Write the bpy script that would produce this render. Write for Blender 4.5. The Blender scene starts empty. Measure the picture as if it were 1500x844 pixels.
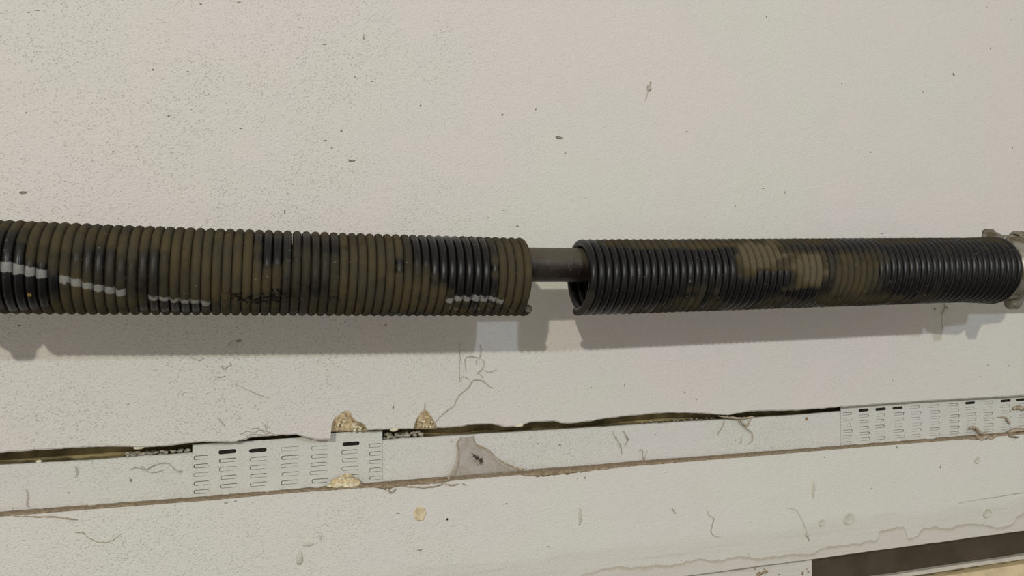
import bpy, bmesh, math, random
import numpy as np
from mathutils import Vector, noise

random.seed(7)
rng = np.random.default_rng(7)
C = bpy.context.scene.collection
SC = bpy.context.scene

# ------------------------------------------------------------------ camera
F = 1177.0                       # focal length in pixels of the 1500 px frame
TH = math.radians(17.4)          # yaw to the right of the wall's normal
PI_ = math.pi
PT = math.atan(12.0 / F)         # slight downward pitch
W = 0.100                        # shaft axis stands this far off the wall
D = 0.568                        # camera to shaft axis
CAM = Vector((0.0, -(D + W), 0.0))
cam_d = bpy.data.cameras.new('camera')
cam = bpy.data.objects.new('camera', cam_d); C.objects.link(cam)
cam_d.sensor_width = 36.0
cam_d.lens = F / 1500.0 * 36.0
cam_d.clip_start = 0.02
cam.location = CAM
cam.rotation_euler = (math.pi / 2 - PT, 0, -TH)
SC.camera = cam

# ------------------------------------------------------------------ world, lamps, exposure
world = bpy.data.worlds.new('world'); SC.world = world
world.use_nodes = True
bg = world.node_tree.nodes['Background']
bg.inputs['Color'].default_value = (1.0, 0.95, 0.85, 1)
bg.inputs['Strength'].default_value = 0.475

def lamp(name, loc, watt, col, rad):
    l = bpy.data.lights.new(name, 'POINT'); l.energy = watt; l.color = col
    l.shadow_soft_size = rad
    o = bpy.data.objects.new(name, l); C.objects.link(o); o.location = loc
    return o
lamp('ceiling_lamp', (0.41, -1.70, 0.545), 24.0, (0.75, 0.85, 1.0), 0.022)
lamp('ceiling_lamp', (-1.38, -3.50, 1.15), 216.0, (1.0, 0.96, 0.80), 0.035)

SC.view_settings.view_transform = 'Standard'
SC.view_settings.look = 'None'
SC.view_settings.exposure = 0.0
SC.view_settings.gamma = 1.0
SC.view_settings.use_curve_mapping = False

# ------------------------------------------------------------------ helpers
V_R = Vector((math.cos(TH), -math.sin(TH), 0))
V_U = Vector((math.sin(TH) * math.sin(PT), math.cos(TH) * math.sin(PT), math.cos(PT)))
V_D = Vector((math.sin(TH) * math.cos(PT), math.cos(TH) * math.cos(PT), -math.sin(PT)))

def ray(u, v):
    return V_R * ((u - 750.0) / F) + V_U * ((422.0 - v) / F) + V_D

def P(u, v, y=0.0):
    """point of the plane y = const that the photograph shows at pixel (u, v)"""
    r = ray(u, v)
    return CAM + r * ((y - CAM.y) / r.y)

def PZ(u, v, z):
    r = ray(u, v)
    return CAM + r * ((z - CAM.z) / r.z)

def tag(o, label=None, cat=None, group=None, kind=None):
    if label: o['label'] = label
    if cat: o['category'] = cat
    if group: o['group'] = group
    if kind: o['kind'] = kind
    return o

def link(name, me, mat=None, parent=None):
    o = bpy.data.objects.new(name, me); C.objects.link(o)
    if mat is not None and len(me.materials) == 0: me.materials.append(mat)
    if parent is not None: o.parent = parent
    return o

def pydata(name, verts, faces, mat=None, parent=None, smooth=False):
    me = bpy.data.meshes.new(name)
    me.from_pydata([tuple(v) for v in verts], [], faces)
    bm = bmesh.new(); bm.from_mesh(me)
    bmesh.ops.recalc_face_normals(bm, faces=bm.faces)
    bm.to_mesh(me); bm.free()
    if smooth:
        me.polygons.foreach_set('use_smooth', [True] * len(me.polygons))
    me.update()
    return link(name, me, mat, parent)

def from_bm(name, bm, mat=None, parent=None, smooth=False, recalc=True):
    if recalc: bmesh.ops.recalc_face_normals(bm, faces=bm.faces)
    me = bpy.data.meshes.new(name); bm.to_mesh(me); bm.free()
    if smooth:
        me.polygons.foreach_set('use_smooth', [True] * len(me.polygons))
    return link(name, me, mat, parent)

def empty(name, loc):
    o = bpy.data.objects.new(name, None); C.objects.link(o); o.location = loc
    o.empty_display_size = 0.02
    return o

def interp(pts, u):
    xs = [p[0] for p in pts]; ys = [p[1] for p in pts]
    return float(np.interp(u, xs, ys))

# ---- materials
class NT:
    def __init__(self, name):
        self.m = bpy.data.materials.new(name); self.m.use_nodes = True
        self.t = self.m.node_tree; self.t.nodes.clear()
        self.out = self.n('ShaderNodeOutputMaterial')
        self.b = self.n('ShaderNodeBsdfPrincipled')
        self.l(self.b.outputs[0], self.out.inputs[0])
        self.co = self.n('ShaderNodeTexCoord').outputs['Object']
    def n(self, t, **k):
        x = self.t.nodes.new(t)
        for a, b in k.items(): setattr(x, a, b)
        return x
    def l(self, a, b): self.t.links.new(a, b)
    def noise(self, scale, detail=2, rough=0.5, vec=None, dist=0.0):
        x = self.n('ShaderNodeTexNoise')
        x.inputs['Scale'].default_value = scale; x.inputs['Detail'].default_value = detail
        x.inputs['Roughness'].default_value = rough; x.inputs['Distortion'].default_value = dist
        self.l(vec if vec is not None else self.co, x.inputs['Vector'])
        return x.outputs['Fac']
    def vor(self, scale, vec=None):
        x = self.n('ShaderNodeTexVoronoi'); x.inputs['Scale'].default_value = scale
        self.l(vec if vec is not None else self.co, x.inputs['Vector'])
        return x
    def ramp(self, fac, p0, p1, v0=0.0, v1=1.0):
        x = self.n('ShaderNodeMapRange'); x.interpolation_type = 'SMOOTHSTEP'
        self.l(fac, x.inputs['Value'])
        for k, val in (('From Min', p0), ('From Max', p1), ('To Min', v0), ('To Max', v1)):
            x.inputs[k].default_value = val
        return x.outputs[0]
    def math(self, op, a, b=None):
        x = self.n('ShaderNodeMath', operation=op)
        for i, s in enumerate((a, b)):
            if s is None: continue
            if isinstance(s, (int, float)): x.inputs[i].default_value = s
            else: self.l(s, x.inputs[i])
        return x.outputs[0]
    def mix(self, fac, a, b):
        x = self.n('ShaderNodeMix', data_type='RGBA')
        if isinstance(fac, (int, float)): x.inputs[0].default_value = fac
        else: self.l(fac, x.inputs[0])
        for i, s in ((6, a), (7, b)):
            if isinstance(s, tuple): x.inputs[i].default_value = (*s, 1)
            else: self.l(s, x.inputs[i])
        return x.outputs[2]
    def map(self, scale, rot=(0, 0, 0)):
        x = self.n('ShaderNodeMapping'); x.inputs['Scale'].default_value = scale
        x.inputs['Rotation'].default_value = rot
        self.l(self.co, x.inputs['Vector']); return x.outputs[0]
    def xyz(self):
        x = self.n('ShaderNodeSeparateXYZ'); self.l(self.co, x.inputs[0]); return x.outputs
    def base(self, c):
        if isinstance(c, tuple): self.b.inputs['Base Color'].default_value = (*c, 1)
        else: self.l(c, self.b.inputs['Base Color'])
    def rough(self, r):
        if isinstance(r, (int, float)): self.b.inputs['Roughness'].default_value = r
        else: self.l(r, self.b.inputs['Roughness'])
    def bump(self, h, strength, dist):
        x = self.n('ShaderNodeBump'); x.inputs['Strength'].default_value = strength
        x.inputs['Distance'].default_value = dist
        self.l(h, x.inputs['Height']); self.l(x.outputs[0], self.b.inputs['Normal'])
    def spec(self, v): self.b.inputs['Specular IOR Level'].default_value = v
    def metal(self, v): self.b.inputs['Metallic'].default_value = v

def simple(name, col, rough=0.7, var=0.25, scale=200, bump=0.3, dist=0.0004, metal=0.0):
    t = NT(name)
    n = t.noise(scale, 4, 0.6)
    t.base(t.mix(t.ramp(n, 0.3, 0.7), tuple(c * (1 - var) for c in col), tuple(min(1, c * (1 + var)) for c in col)))
    t.rough(rough); t.metal(metal); t.bump(n, bump, dist); t.spec(0.3)
    return t.m

def paint_material(name, col, left_heavy=False, speck=1.0, relief=1.0, board=False):
    t = NT(name)
    X, Y, Z = t.xyz()
    big = t.ramp(t.noise(7, 2, 0.5), 0.35, 0.65)
    c = t.mix(big, (col[0] * 1.0, col[1] * 0.982, col[2] * 0.985), (col[0] * 0.98, col[1] * 0.995, col[2] * 0.965))
    grime = t.ramp(t.noise(22, 4, 0.6), 0.5, 0.8)
    c = t.mix(t.math('MULTIPLY', grime, 0.10), c, (col[0] * 0.75, col[1] * 0.72, col[2] * 0.66))
    # little pits and fly specks
    v = t.vor(560)
    sepc = t.n('ShaderNodeSeparateColor'); t.l(v.outputs['Color'], sepc.inputs[0])
    thr = t.ramp(sepc.outputs[0], 0.45, 1.0, 0.0, 0.36)
    pit = t.math('LESS_THAN', v.outputs['Distance'], thr)
    dens = t.ramp(t.noise(14, 3, 0.6), 0.30, 0.66, 0.40, 1.0)
    if left_heavy:
        lh = t.ramp(X, 0.02, 0.30, 1.0, 0.28)
        dens = t.math('MULTIPLY', dens, lh)
    fine = t.ramp(t.noise(620, 2, 0.6), 0.54, 0.70)
    pits = t.math('MULTIPLY', t.math('MULTIPLY', pit, dens), 0.34 * speck)
    c = t.mix(pits, c, (0.22, 0.20, 0.17))
    c = t.mix(t.math('MULTIPLY', t.math('MULTIPLY', fine, dens), 0.18 * speck), c, (0.3, 0.28, 0.24))
    if board:
        # height above the lower edge of the board, which climbs a little to the right
        e0, e1 = P(1009, 844), P(1500, 778)
        k = (e1.z - e0.z) / (e1.x - e0.x)
        hgt = t.math('SUBTRACT', Z, t.math('ADD', t.math('MULTIPLY', X, k), e0.z - k * e0.x))
        # tide line of the water stain, measured along the board
        tide = [(700, 876), (830, 850), (870, 838), (900, 831), (930, 832), (964, 828), (985, 829), (1020, 820), (1050, 821), (1080, 816), (1120, 818), (1160, 812), (1190, 812), (1206, 802), (1230, 800), (1256, 797), (1270, 793), (1283, 792), (1289, 779), (1305, 775),
                (1323, 772), (1327, 784), (1334, 790), (1347, 780), (1367, 772), (1387, 775), (1408, 769), (1441, 769), (1468, 772), (1485, 767), (1491, 756), (1510, 752), (1600, 748)]
        xa, xb, top = P(650, 800).x, P(1620, 800).x, 0.05
        fx = t.math('DIVIDE', t.math('SUBTRACT', X, xa), xb - xa)
        fc = t.n('ShaderNodeFloatCurve'); t.l(fx, fc.inputs['Value'])
        cv = fc.mapping.curves[0]
        pts_ = []
        for (tu, tv) in tide:
            p = P(tu, tv); pts_.append(((p.x - xa) / (xb - xa), (p.z - (e0.z + k * (p.x - e0.x))) / top))
        cv.points[0].location = (0, 0.02); cv.points[1].location = (1, pts_[-1][1])
        for q in pts_: cv.points.new(*q)
        for q in cv.points: q.handle_type = 'AUTO_CLAMPED'
        fc.mapping.update()
        w2 = t.noise(110, 2, 0.55)
        lvl = t.math('ADD', t.math('MULTIPLY', fc.outputs[0], top), t.math('MULTIPLY', t.math('SUBTRACT', w2, 0.5), 0.006))
        dd = t.math('SUBTRACT', hgt, lvl)
        line = t.math('MULTIPLY', t.ramp(dd, -0.0040, -0.0002, 0.0, 1.0), t.ramp(dd, 0.0, 0.0009, 1.0, 0.0))
        inside = t.ramp(dd, -0.001, 0.0, 1.0, 0.0)
        sideR = t.ramp(X, 0.16, 0.36, 0.25, 1.0)
        c = t.mix(t.math('MULTIPLY', t.math('MULTIPLY', inside, 0.30), sideR), c, (0.58, 0.52, 0.46))
        c = t.mix(t.math('MULTIPLY', t.math('MULTIPLY', line, 0.8), sideR), c, (0.42, 0.35, 0.28))
        # brushed, greyer band on the lower half
        low = t.ramp(t.math('ADD', hgt, t.math('MULTIPLY', t.math('SUBTRACT', t.noise(18, 3, 0.6), 0.5), 0.02)), 0.030, 0.040, 1.0, 0.0)
        streak = t.noise(60, 3, 0.6, t.map((0.15, 1, 4)))
        c = t.mix(t.math('MULTIPLY', low, 0.30), c, (0.60, 0.575, 0.51))
        c = t.mix(t.math('MULTIPLY', t.math('MULTIPLY', low, t.ramp(streak, 0.5, 0.75)), 0.30), c, (0.50, 0.46, 0.40))
    t.base(c); t.rough(0.62); t.spec(0.25)
    h = t.math('ADD', t.noise(560, 3, 0.6), t.math('MULTIPLY', t.noise(120, 2, 0.5), 0.6))
    h = t.math('SUBTRACT', h, t.math('MULTIPLY', t.ramp(v.outputs['Distance'], 0.0, 0.5, 1.0, 0.0), t.math('MULTIPLY', dens, 0.7)))
    t.bump(h, 0.62 * relief, 0.0011)
    return t.m

WALL = (0.715, 0.684, 0.660)
M_wall = paint_material('wall_paint', WALL, left_heavy=True, speck=1.0)
M_beam = paint_material('beam_paint', (0.70, 0.688, 0.668), speck=0.55)
M_board = paint_material('board_paint', (0.735, 0.716, 0.685), left_heavy=True, speck=0.9, board=True)
M_plate = paint_material('plate_paint', (0.665, 0.66, 0.635), speck=0.6, relief=0.7)
M_core = simple('plaster_core', (0.64, 0.51, 0.32), 0.9, 0.45, 260, 1.0, 0.0012)
M_core_pale = simple('plaster_pale', (0.78, 0.70, 0.52), 0.9, 0.3, 420, 1.0, 0.001)
M_dirtwood = simple('dirty_raw_wood', (0.30, 0.245, 0.125), 0.9, 0.6, 28, 0.8, 0.001)
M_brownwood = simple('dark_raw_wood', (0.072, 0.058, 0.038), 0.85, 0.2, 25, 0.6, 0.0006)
M_cream = simple('cream_wood', (0.72, 0.58, 0.37), 0.7, 0.12, 50, 0.3, 0.0004)
M_greytrim = simple('grey_trim', (0.62, 0.58, 0.52), 0.6, 0.1, 80, 0.3, 0.0003)
M_dust = simple('brown_dust', (0.32, 0.245, 0.165), 0.95, 0.35, 330, 1.0, 0.0010)
M_web = simple('old_cobweb', (0.44, 0.36, 0.27), 0.95, 0.35, 300, 0.5, 0.0003)
M_greyweb = simple('grey_cobweb', (0.46, 0.42, 0.36), 0.95, 0.3, 300, 0.5, 0.0003)
M_fleck = simple('dirt_fleck', (0.27, 0.24, 0.185), 0.9, 0.4, 900, 0.5, 0.0002)
M_black = simple('hole_shade', (0.02, 0.018, 0.015), 0.9, 0.4, 400, 0.5, 0.0003)  # black surface painted in for the shade inside holes
M_groove = simple('groove_dark', (0.12, 0.11, 0.09), 0.9, 0.4, 400, 0.5, 0.0003)  # darker tone for walls and floors of the slot grooves
M_insect = simple('dead_insect', (0.05, 0.04, 0.03), 0.6, 0.4, 900, 0.5, 0.0002)
M_mortar = simple('mortar_crumb', (0.42, 0.38, 0.31), 0.95, 0.5, 380, 1.0, 0.001)
M_floor = simple('garage_concrete', (0.13, 0.12, 0.105), 0.8, 0.2, 5, 0.3, 0.001)

def coil_material():
    t = NT('oiled_spring_wire')
    a = t.n('ShaderNodeAttribute'); a.attribute_name = 'wear_shade'
    s = t.n('ShaderNodeSeparateColor'); t.l(a.outputs['Color'], s.inputs[0])
    dust, paint, oil = s.outputs[0], s.outputs[1], s.outputs[2]
    n1 = t.noise(260, 4, 0.65); n2 = t.noise(60, 3, 0.6); n3 = t.noise(900, 3, 0.6)
    d = t.math('ADD', dust, t.math('MULTIPLY', t.math('SUBTRACT', n1, 0.5), 0.5))
    d = t.ramp(d, 0.12, 0.92)
    olive = t.mix(t.ramp(n2, 0.35, 0.65), (0.077, 0.059, 0.030), (0.056, 0.049, 0.032))
    olive = t.mix(t.ramp(dust, 0.88, 1.08), olive, (0.112, 0.090, 0.058))
    olive = t.mix(t.ramp(n3, 0.4, 0.75, 0.0, 0.35), olive, (0.05, 0.042, 0.03))
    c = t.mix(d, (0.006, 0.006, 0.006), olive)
    n4 = t.noise(420, 4, 0.7)
    o = t.ramp(t.math('ADD', t.math('MULTIPLY', oil, 0.85), t.math('MULTIPLY', t.math('SUBTRACT', n4, 0.5), 2.6)), 0.45, 0.70)
    o = t.math('MULTIPLY', o, t.ramp(oil, 0.05, 0.3))
    c = t.mix(o, c, (0.010, 0.009, 0.007))
    p = t.ramp(t.math('ADD', paint, t.math('MULTIPLY', t.math('SUBTRACT', n1, 0.5), 1.3)), 0.40, 0.66)
    c = t.mix(t.math('MULTIPLY', p, 0.72), c, (0.30, 0.295, 0.28))
    vv = t.vor(420); sv = t.n('ShaderNodeSeparateColor'); t.l(vv.outputs['Color'], sv.inputs[0])
    lint = t.math('MULTIPLY', t.math('GREATER_THAN', sv.outputs[0], 0.972), t.math('LESS_THAN', vv.outputs['Distance'], 0.26))
    c = t.mix(t.math('MULTIPLY', lint, 0.28), c, (0.30, 0.28, 0.23))
    t.base(c)
    r = t.ramp(d, 0.0, 0.8, 0.34, 0.85)
    t.rough(r); t.l(t.ramp(d, 0.0, 0.8, 0.34, 0.12), t.b.inputs['Specular IOR Level'])
    t.bump(t.math('ADD', n3, n1), 0.25, 0.0003)
    return t.m
M_coil = coil_material()

def shaft_material():
    t = NT('rusty_brown_steel')
    n = t.noise(60, 4, 0.6, t.map((0.4, 1, 1))); n2 = t.noise(300, 4, 0.6)
    c = t.mix(t.ramp(n, 0.35, 0.65), (0.012, 0.007, 0.006), (0.040, 0.028, 0.022))
    c = t.mix(t.ramp(n2, 0.55, 0.8, 0.0, 0.6), c, (0.16, 0.13, 0.105))
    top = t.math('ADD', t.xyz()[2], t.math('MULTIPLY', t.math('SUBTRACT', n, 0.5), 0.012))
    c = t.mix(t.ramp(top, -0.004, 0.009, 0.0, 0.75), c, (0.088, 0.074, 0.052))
    t.base(c); t.metal(0.0); t.rough(0.5); t.spec(0.35); t.bump(n2, 0.4, 0.0003)
    return t.m
M_shaft = shaft_material()

def cast_material():
    t = NT('grimy_cast_aluminium')
    n = t.noise(70, 4, 0.6); n2 = t.noise(500, 3, 0.6)
    c = t.mix(t.ramp(n, 0.38, 0.62), (0.13, 0.105, 0.062), (0.33, 0.31, 0.275))
    t.base(c); t.metal(0.55); t.rough(t.ramp(n, 0.35, 0.65, 0.62, 0.38)); t.bump(n2, 0.35, 0.0004)
    return t.m
M_cast = cast_material()
M_bare = simple('bare_broken_steel', (0.10, 0.088, 0.07), 0.5, 0.4, 700, 0.8, 0.0004, 0.4)

def sheet_web_material():
    t = NT('cobweb_sheet')
    t.base((0.40, 0.345, 0.27)); t.rough(0.95); t.spec(0.1)
    a = t.ramp(t.noise(160, 5, 0.7), 0.3, 0.75, 0.18, 0.66)
    t.l(a, t.b.inputs['Alpha'])
    return t.m
M_sheet = sheet_web_material()

# ------------------------------------------------------------------ structure: drywall
X0, X1 = -0.75, 1.9
GYP = [(-400, 690), (0, 664.5), (30, 662), (62, 660), (95, 658), (125, 656), (160, 655), (188, 655), (203, 656.6), (225, 655), (244, 654.5),
       (260, 652), (275, 650), (297, 648), (320, 648.5), (345, 648), (356, 645.5), (367, 642), (382, 640.5), (400, 639), (433, 637.6), (447, 641), (463, 645), (484, 645),
       (485, 634), (486, 625), (490, 614), (498, 607.5), (507, 603.5), (512, 605), (516, 612.5), (522, 618), (530, 621), (535, 625), (538, 631),
       (559, 630), (576, 629), (606, 629), (608, 621), (612, 613), (617, 606), (622, 601), (627, 604), (632, 611), (637, 620), (640, 627),
       (655, 627), (668, 626), (678, 625), (687, 623), (705, 622.6), (722, 622), (732, 624.5), (741, 626), (755, 625), (767, 623), (777, 619.5), (795, 618.5),
       (812, 617.6), (824, 621), (840, 621), (864, 618), (880, 615), (894, 613), (915, 610.5), (935, 608.6), (960, 606), (982, 605), (1005, 605), (1030, 606), (1050, 607.5), (1067, 608.6),
       (1085, 605), (1101, 603), (1130, 602.5), (1160, 602), (1180, 601), (1232, 597), (1298, 592), (1370, 587), (1417, 584.5), (1500, 580), (1900, 555)]
def gyp_v(u):
    v = interp(GYP, u)
    return v + 0.9 * noise.noise(Vector((u * 0.11, 3.1, 0))) + 0.5 * noise.noise(Vector((u * 0.37, 8.1, 0)))
us = sorted(set([p[0] for p in GYP] + list(range(-400, 1901, 5))))
chips = [(484.5, 538.5), (606, 640)]
def drywall():
    edge = [P(u, gyp_v(u), 0.0) for u in us]
    edge.insert(0, Vector((X0, 0, edge[0].z))); edge.append(Vector((X1, 0, edge[-1].z)))
    verts, faces = [], []
    n = len(edge); T = 0.012; top = 0.75
    zs = [None, 0.02, 0.3, top]
    # rounded ragged lip: the front paper edge sits slightly above the core's edge
    for i, p in enumerate(edge):
        j = 0.0006 * noise.noise(Vector((p.x * 300, 0, 5)))
        verts += [(p.x, 0.0, top), (p.x, 0.0, p.z + 0.0012 + abs(j)), (p.x, 0.0011 + j * 0.4, p.z + 0.0001),
                  (p.x, T - 0.001, p.z - 0.0004 + j), (p.x, T, p.z + 0.0008), (p.x, T, top)]
    for i in range(n - 1):
        a, b = i * 6, (i + 1) * 6
        for k in range(5):
            faces.append((a + k, a + k + 1, b + k + 1, b + k))
        faces.append((a + 5, a, b, b + 5))
    faces += [tuple(range(6)), tuple((n - 1) * 6 + k for k in range(6))]
    o = pydata('wall_back', verts, faces, M_wall)
    return tag(o, 'off-white painted drywall with specks behind and above the broken spring', kind='structure')
wall = drywall()

# exposed gypsum in the two chips on the lower edge: a broken slope from the paper down to the back
def chip_core(u0, u1, vb, seed):
    verts, faces = [], []
    nu, nv = 22, 12
    for i in range(nu + 1):
        u = u0 + (u1 - u0) * i / nu
        vt = min(interp(GYP, u), vb) - 0.8
        for j in range(nv + 1):
            f = j / nv
            v = vt + (vb - vt) * f
            y = 0.0004 + 0.0100 * f ** 0.8
            y += 0.0016 * noise.noise(Vector((u * 0.13 + seed, v * 0.16, 2))) * (1 if 0 < j else 0)
            y = min(max(y, 0.0003), 0.0115)
            verts.append(P(u, v, y))
    for i in range(nu):
        for j in range(nv):
            a = i * (nv + 1) + j
            faces.append((a, a + 1, a + nv + 2, a + nv + 1))
    # close it backwards
    nb = len(verts)
    for i in range(nu + 1):
        u = u0 + (u1 - u0) * i / nu
        vt = min(interp(GYP, u), vb) - 0.8
        p = P(u, vt, 0.0004); verts.append((p.x, 0.0117, p.z)); q = verts[i * (nv + 1) + nv]; verts.append((q[0], 0.0117, q[2]))
    for i in range(nu):
        a, b = i * (nv + 1), (i + 1) * (nv + 1)
        faces.append((a, b, nb + 2 * i + 2, nb + 2 * i))
        faces.append((a + nv, b + nv, nb + 2 * i + 3, nb + 2 * i + 1))
        faces.append((nb + 2 * i, nb + 2 * i + 2, nb + 2 * i + 3, nb + 2 * i + 1))
    o = pydata('exposed_plaster', verts, faces, M_core, wall, True)
    o['label'] = 'tan crumbling plaster bared in a chip on the wall edge'
    return o
chip_core(485, 538, 632.5, 1)
chip_core(607, 640, 628.5, 9)
# pale lumps in the chips
def lump(name, u, v, y, r, mat, parent=None, squash=(1, 0.6, 0.7), seed=0, sub=2, amp=0.35):
    bm = bmesh.new(); bmesh.ops.create_icosphere(bm, subdivisions=sub, radius=1.0)
    p = P(u, v, y)
    for w in bm.verts:
        k = 1 + amp * noise.noise(w.co * 1.7 + Vector((seed, seed * 2.3, 0)))
        w.co = Vector((w.co.x * squash[0], w.co.y * squash[1], w.co.z * squash[2])) * (k * r)
    o = from_bm(name, bm, mat, parent, True)
    o.location = p
    return o
def lumps_mesh(name, specs, mat, parent=None, kind='stuff'):
    bm = bmesh.new()
    for k, (u, v, y, r, sq) in enumerate(specs):
        p = P(u, v, y)
        g = bmesh.ops.create_icosphere(bm, subdivisions=1, radius=1.0)['verts']
        for w in g:
            q = 1 + 0.4 * noise.noise(w.co * 1.9 + Vector((k * 3.1, k, 0)))
            w.co = p + Vector((w.co.x * sq[0], w.co.y * sq[1], w.co.z * sq[2])) * (q * r)
    o = from_bm(name, bm, mat, parent, False)
    if kind: o['kind'] = kind
    return o
specs = []
for k in range(26):
    u = random.uniform(492, 534); v = random.uniform(max(606, interp(GYP, u) + 5), 631)
    if v > interp(GYP, u) + 3: specs.append((u, v, 0.0045, random.uniform(0.0006, 0.0016), (1, .7, .8)))
for k in range(14):
    u = random.uniform(612, 636); v = random.uniform(interp(GYP, u) + 4, 627)
    specs.append((u, v, 0.0045, random.uniform(0.0006, 0.0014), (1, .7, .8)))
lumps_mesh('plaster_crumbs', specs, M_core_pale, wall)

# ------------------------------------------------------------------ structure: beam under the drywall (recessed) and cavity
YB = 0.0138                                              # front face of the recessed beam
BTOP = [(-400, 707.4), (0, 681.6), (137, 674), (219, 667.6), (281, 664), (563, 644.5), (857, 627), (1160, 608.6), (1232, 602.5), (1500, 584), (1900, 556)]
LEDGE = [(-400, 780), (0, 749.5), (300, 727), (452, 714), (575, 704.5), (668, 697), (765, 688.5), (857, 682), (935, 675), (1160, 658.5), (1322, 645.5), (1417, 638), (1500, 631), (1900, 598)]
LFRONT = [(-400, 787), (0, 756), (300, 733), (452, 719.5), (575, 710.5), (668, 703), (765, 695), (857, 688.5), (935, 681.5), (1160, 663.5), (1322, 650), (1417, 642.5), (1500, 635.5), (1900, 602)]

def slab(name, top_pts, bot_pts, y0, y1, mat, step=12, rag=0.0, seed=0, parent=None, bev=0.0008, u0=-400, u1=1900):
    """board whose front is the plane y0, between two edge lines, back at y1"""
    vs, fs = [], []
    uu = list(np.arange(u0, u1 + 1, step))
    for u in uu:
        a = P(u, interp(top_pts, u), y0); b = P(a and u, interp(bot_pts, u), y0)
        ja = rag * noise.noise(Vector((u * 0.05, seed, 1))); jb = rag * noise.noise(Vector((u * 0.06, seed, 7)))
        za, zb = a.z + ja, b.z + jb
        vs += [(a.x, y1, za), (a.x, y0 + bev, za), (a.x, y0, za - bev), (b.x, y0, zb + bev), (b.x, y0 + bev, zb), (b.x, y1, zb)]
    n = len(uu)
    for i in range(n - 1):
        for k in range(6):
            k2 = (k + 1) % 6
            fs.append((i * 6 + k, i * 6 + k2, i * 6 + 6 + k2, i * 6 + 6 + k))
    fs += [tuple(range(6)), tuple((n - 1) * 6 + k for k in range(6))]
    return pydata(name, vs, fs, mat, parent)

LOWBACK = [(p[0], p[1] + 30) for p in LEDGE]
# beam body: painted front skin and a raw dirty top
beam = slab('trim_1', BTOP, LOWBACK, YB, YB + 0.003, M_beam, rag=0.0005, seed=3)
tag(beam, 'white painted timber beam with punched metal plates recessed below the drywall', kind='structure')
btop2 = [(p[0], p[1] + 0.6) for p in BTOP]
raw = slab('raw_timber', btop2, LOWBACK, YB + 0.0032, 0.0315, M_dirtwood, rag=0.0012, seed=5, parent=beam)
raw['label'] = 'dirty olive brown raw timber top seen through the gap'
# cavity behind the drywall
bk = bmesh.new()
bmesh.ops.create_cube(bk, size=1.0, matrix=__import__('mathutils').Matrix.Translation((0.57, 0.0420, 0.28)) @ __import__('mathutils').Matrix.Diagonal((2.7, 0.02, 0.94, 1)))
cav = from_bm('wall_cavity', bk, M_dirtwood)
tag(cav, 'dark olive back of the cavity behind the drywall gap', kind='structure')
# olive grime lying in the gap at the left, mortar rubble plugging it in places
specs = []
for k in range(46):
    u = random.uniform(186, 278); specs.append((u, interp(BTOP, u) - random.uniform(0.5, 7), 0.0185 + random.uniform(0, .004), random.uniform(.0008, .0022), (1.3, .8, .7)))
for k in range(40):
    u = random.uniform(562, 618); specs.append((u, interp(BTOP, u) - random.uniform(0.5, 9), 0.0185 + random.uniform(0, .004), random.uniform(.0008, .0024), (1.2, .8, .8)))
for k in range(40):
    u = random.uniform(940, 1068); specs.append((u, interp(BTOP, u) - random.uniform(0.0, 4), 0.0185 + random.uniform(0, .005), random.uniform(.0006, .0015), (1.3, .8, .7)))
tag(lumps_mesh('mortar_rubble', specs, M_mortar), 'crumbled grey mortar plugging the gap under the drywall', 'rubble', kind='stuff')
# small white crumb standing in the gap on the far left, and a black notch beside the first plate
tag(lump('paint_flake', 57, 676, 0.016, 0.0017, M_core_pale, None, (1.2, .5, .8), 4), 'tiny pale paint flake in the gap at far left', 'flake')
tag(lump('paint_flake', 203, 656, 0.002, 0.0022, M_core_pale, None, (1.8, .5, .6), 6), 'pale curled paint flake on the drywall edge left of the plate', 'flake')
tag(lump('paint_flake', 577, 629, 0.001, 0.0024, M_core_pale, None, (1.6, .5, .8), 8), 'pale paint flake between the two chipped plaster spots', 'flake')
tag(lump('paint_flake', 759, 623.5, 0.001, 0.0022, M_core_pale, None, (2.2, .5, .6), 11), 'pale paint flake on the drywall edge right of the cobweb sheet', 'flake')

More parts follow.
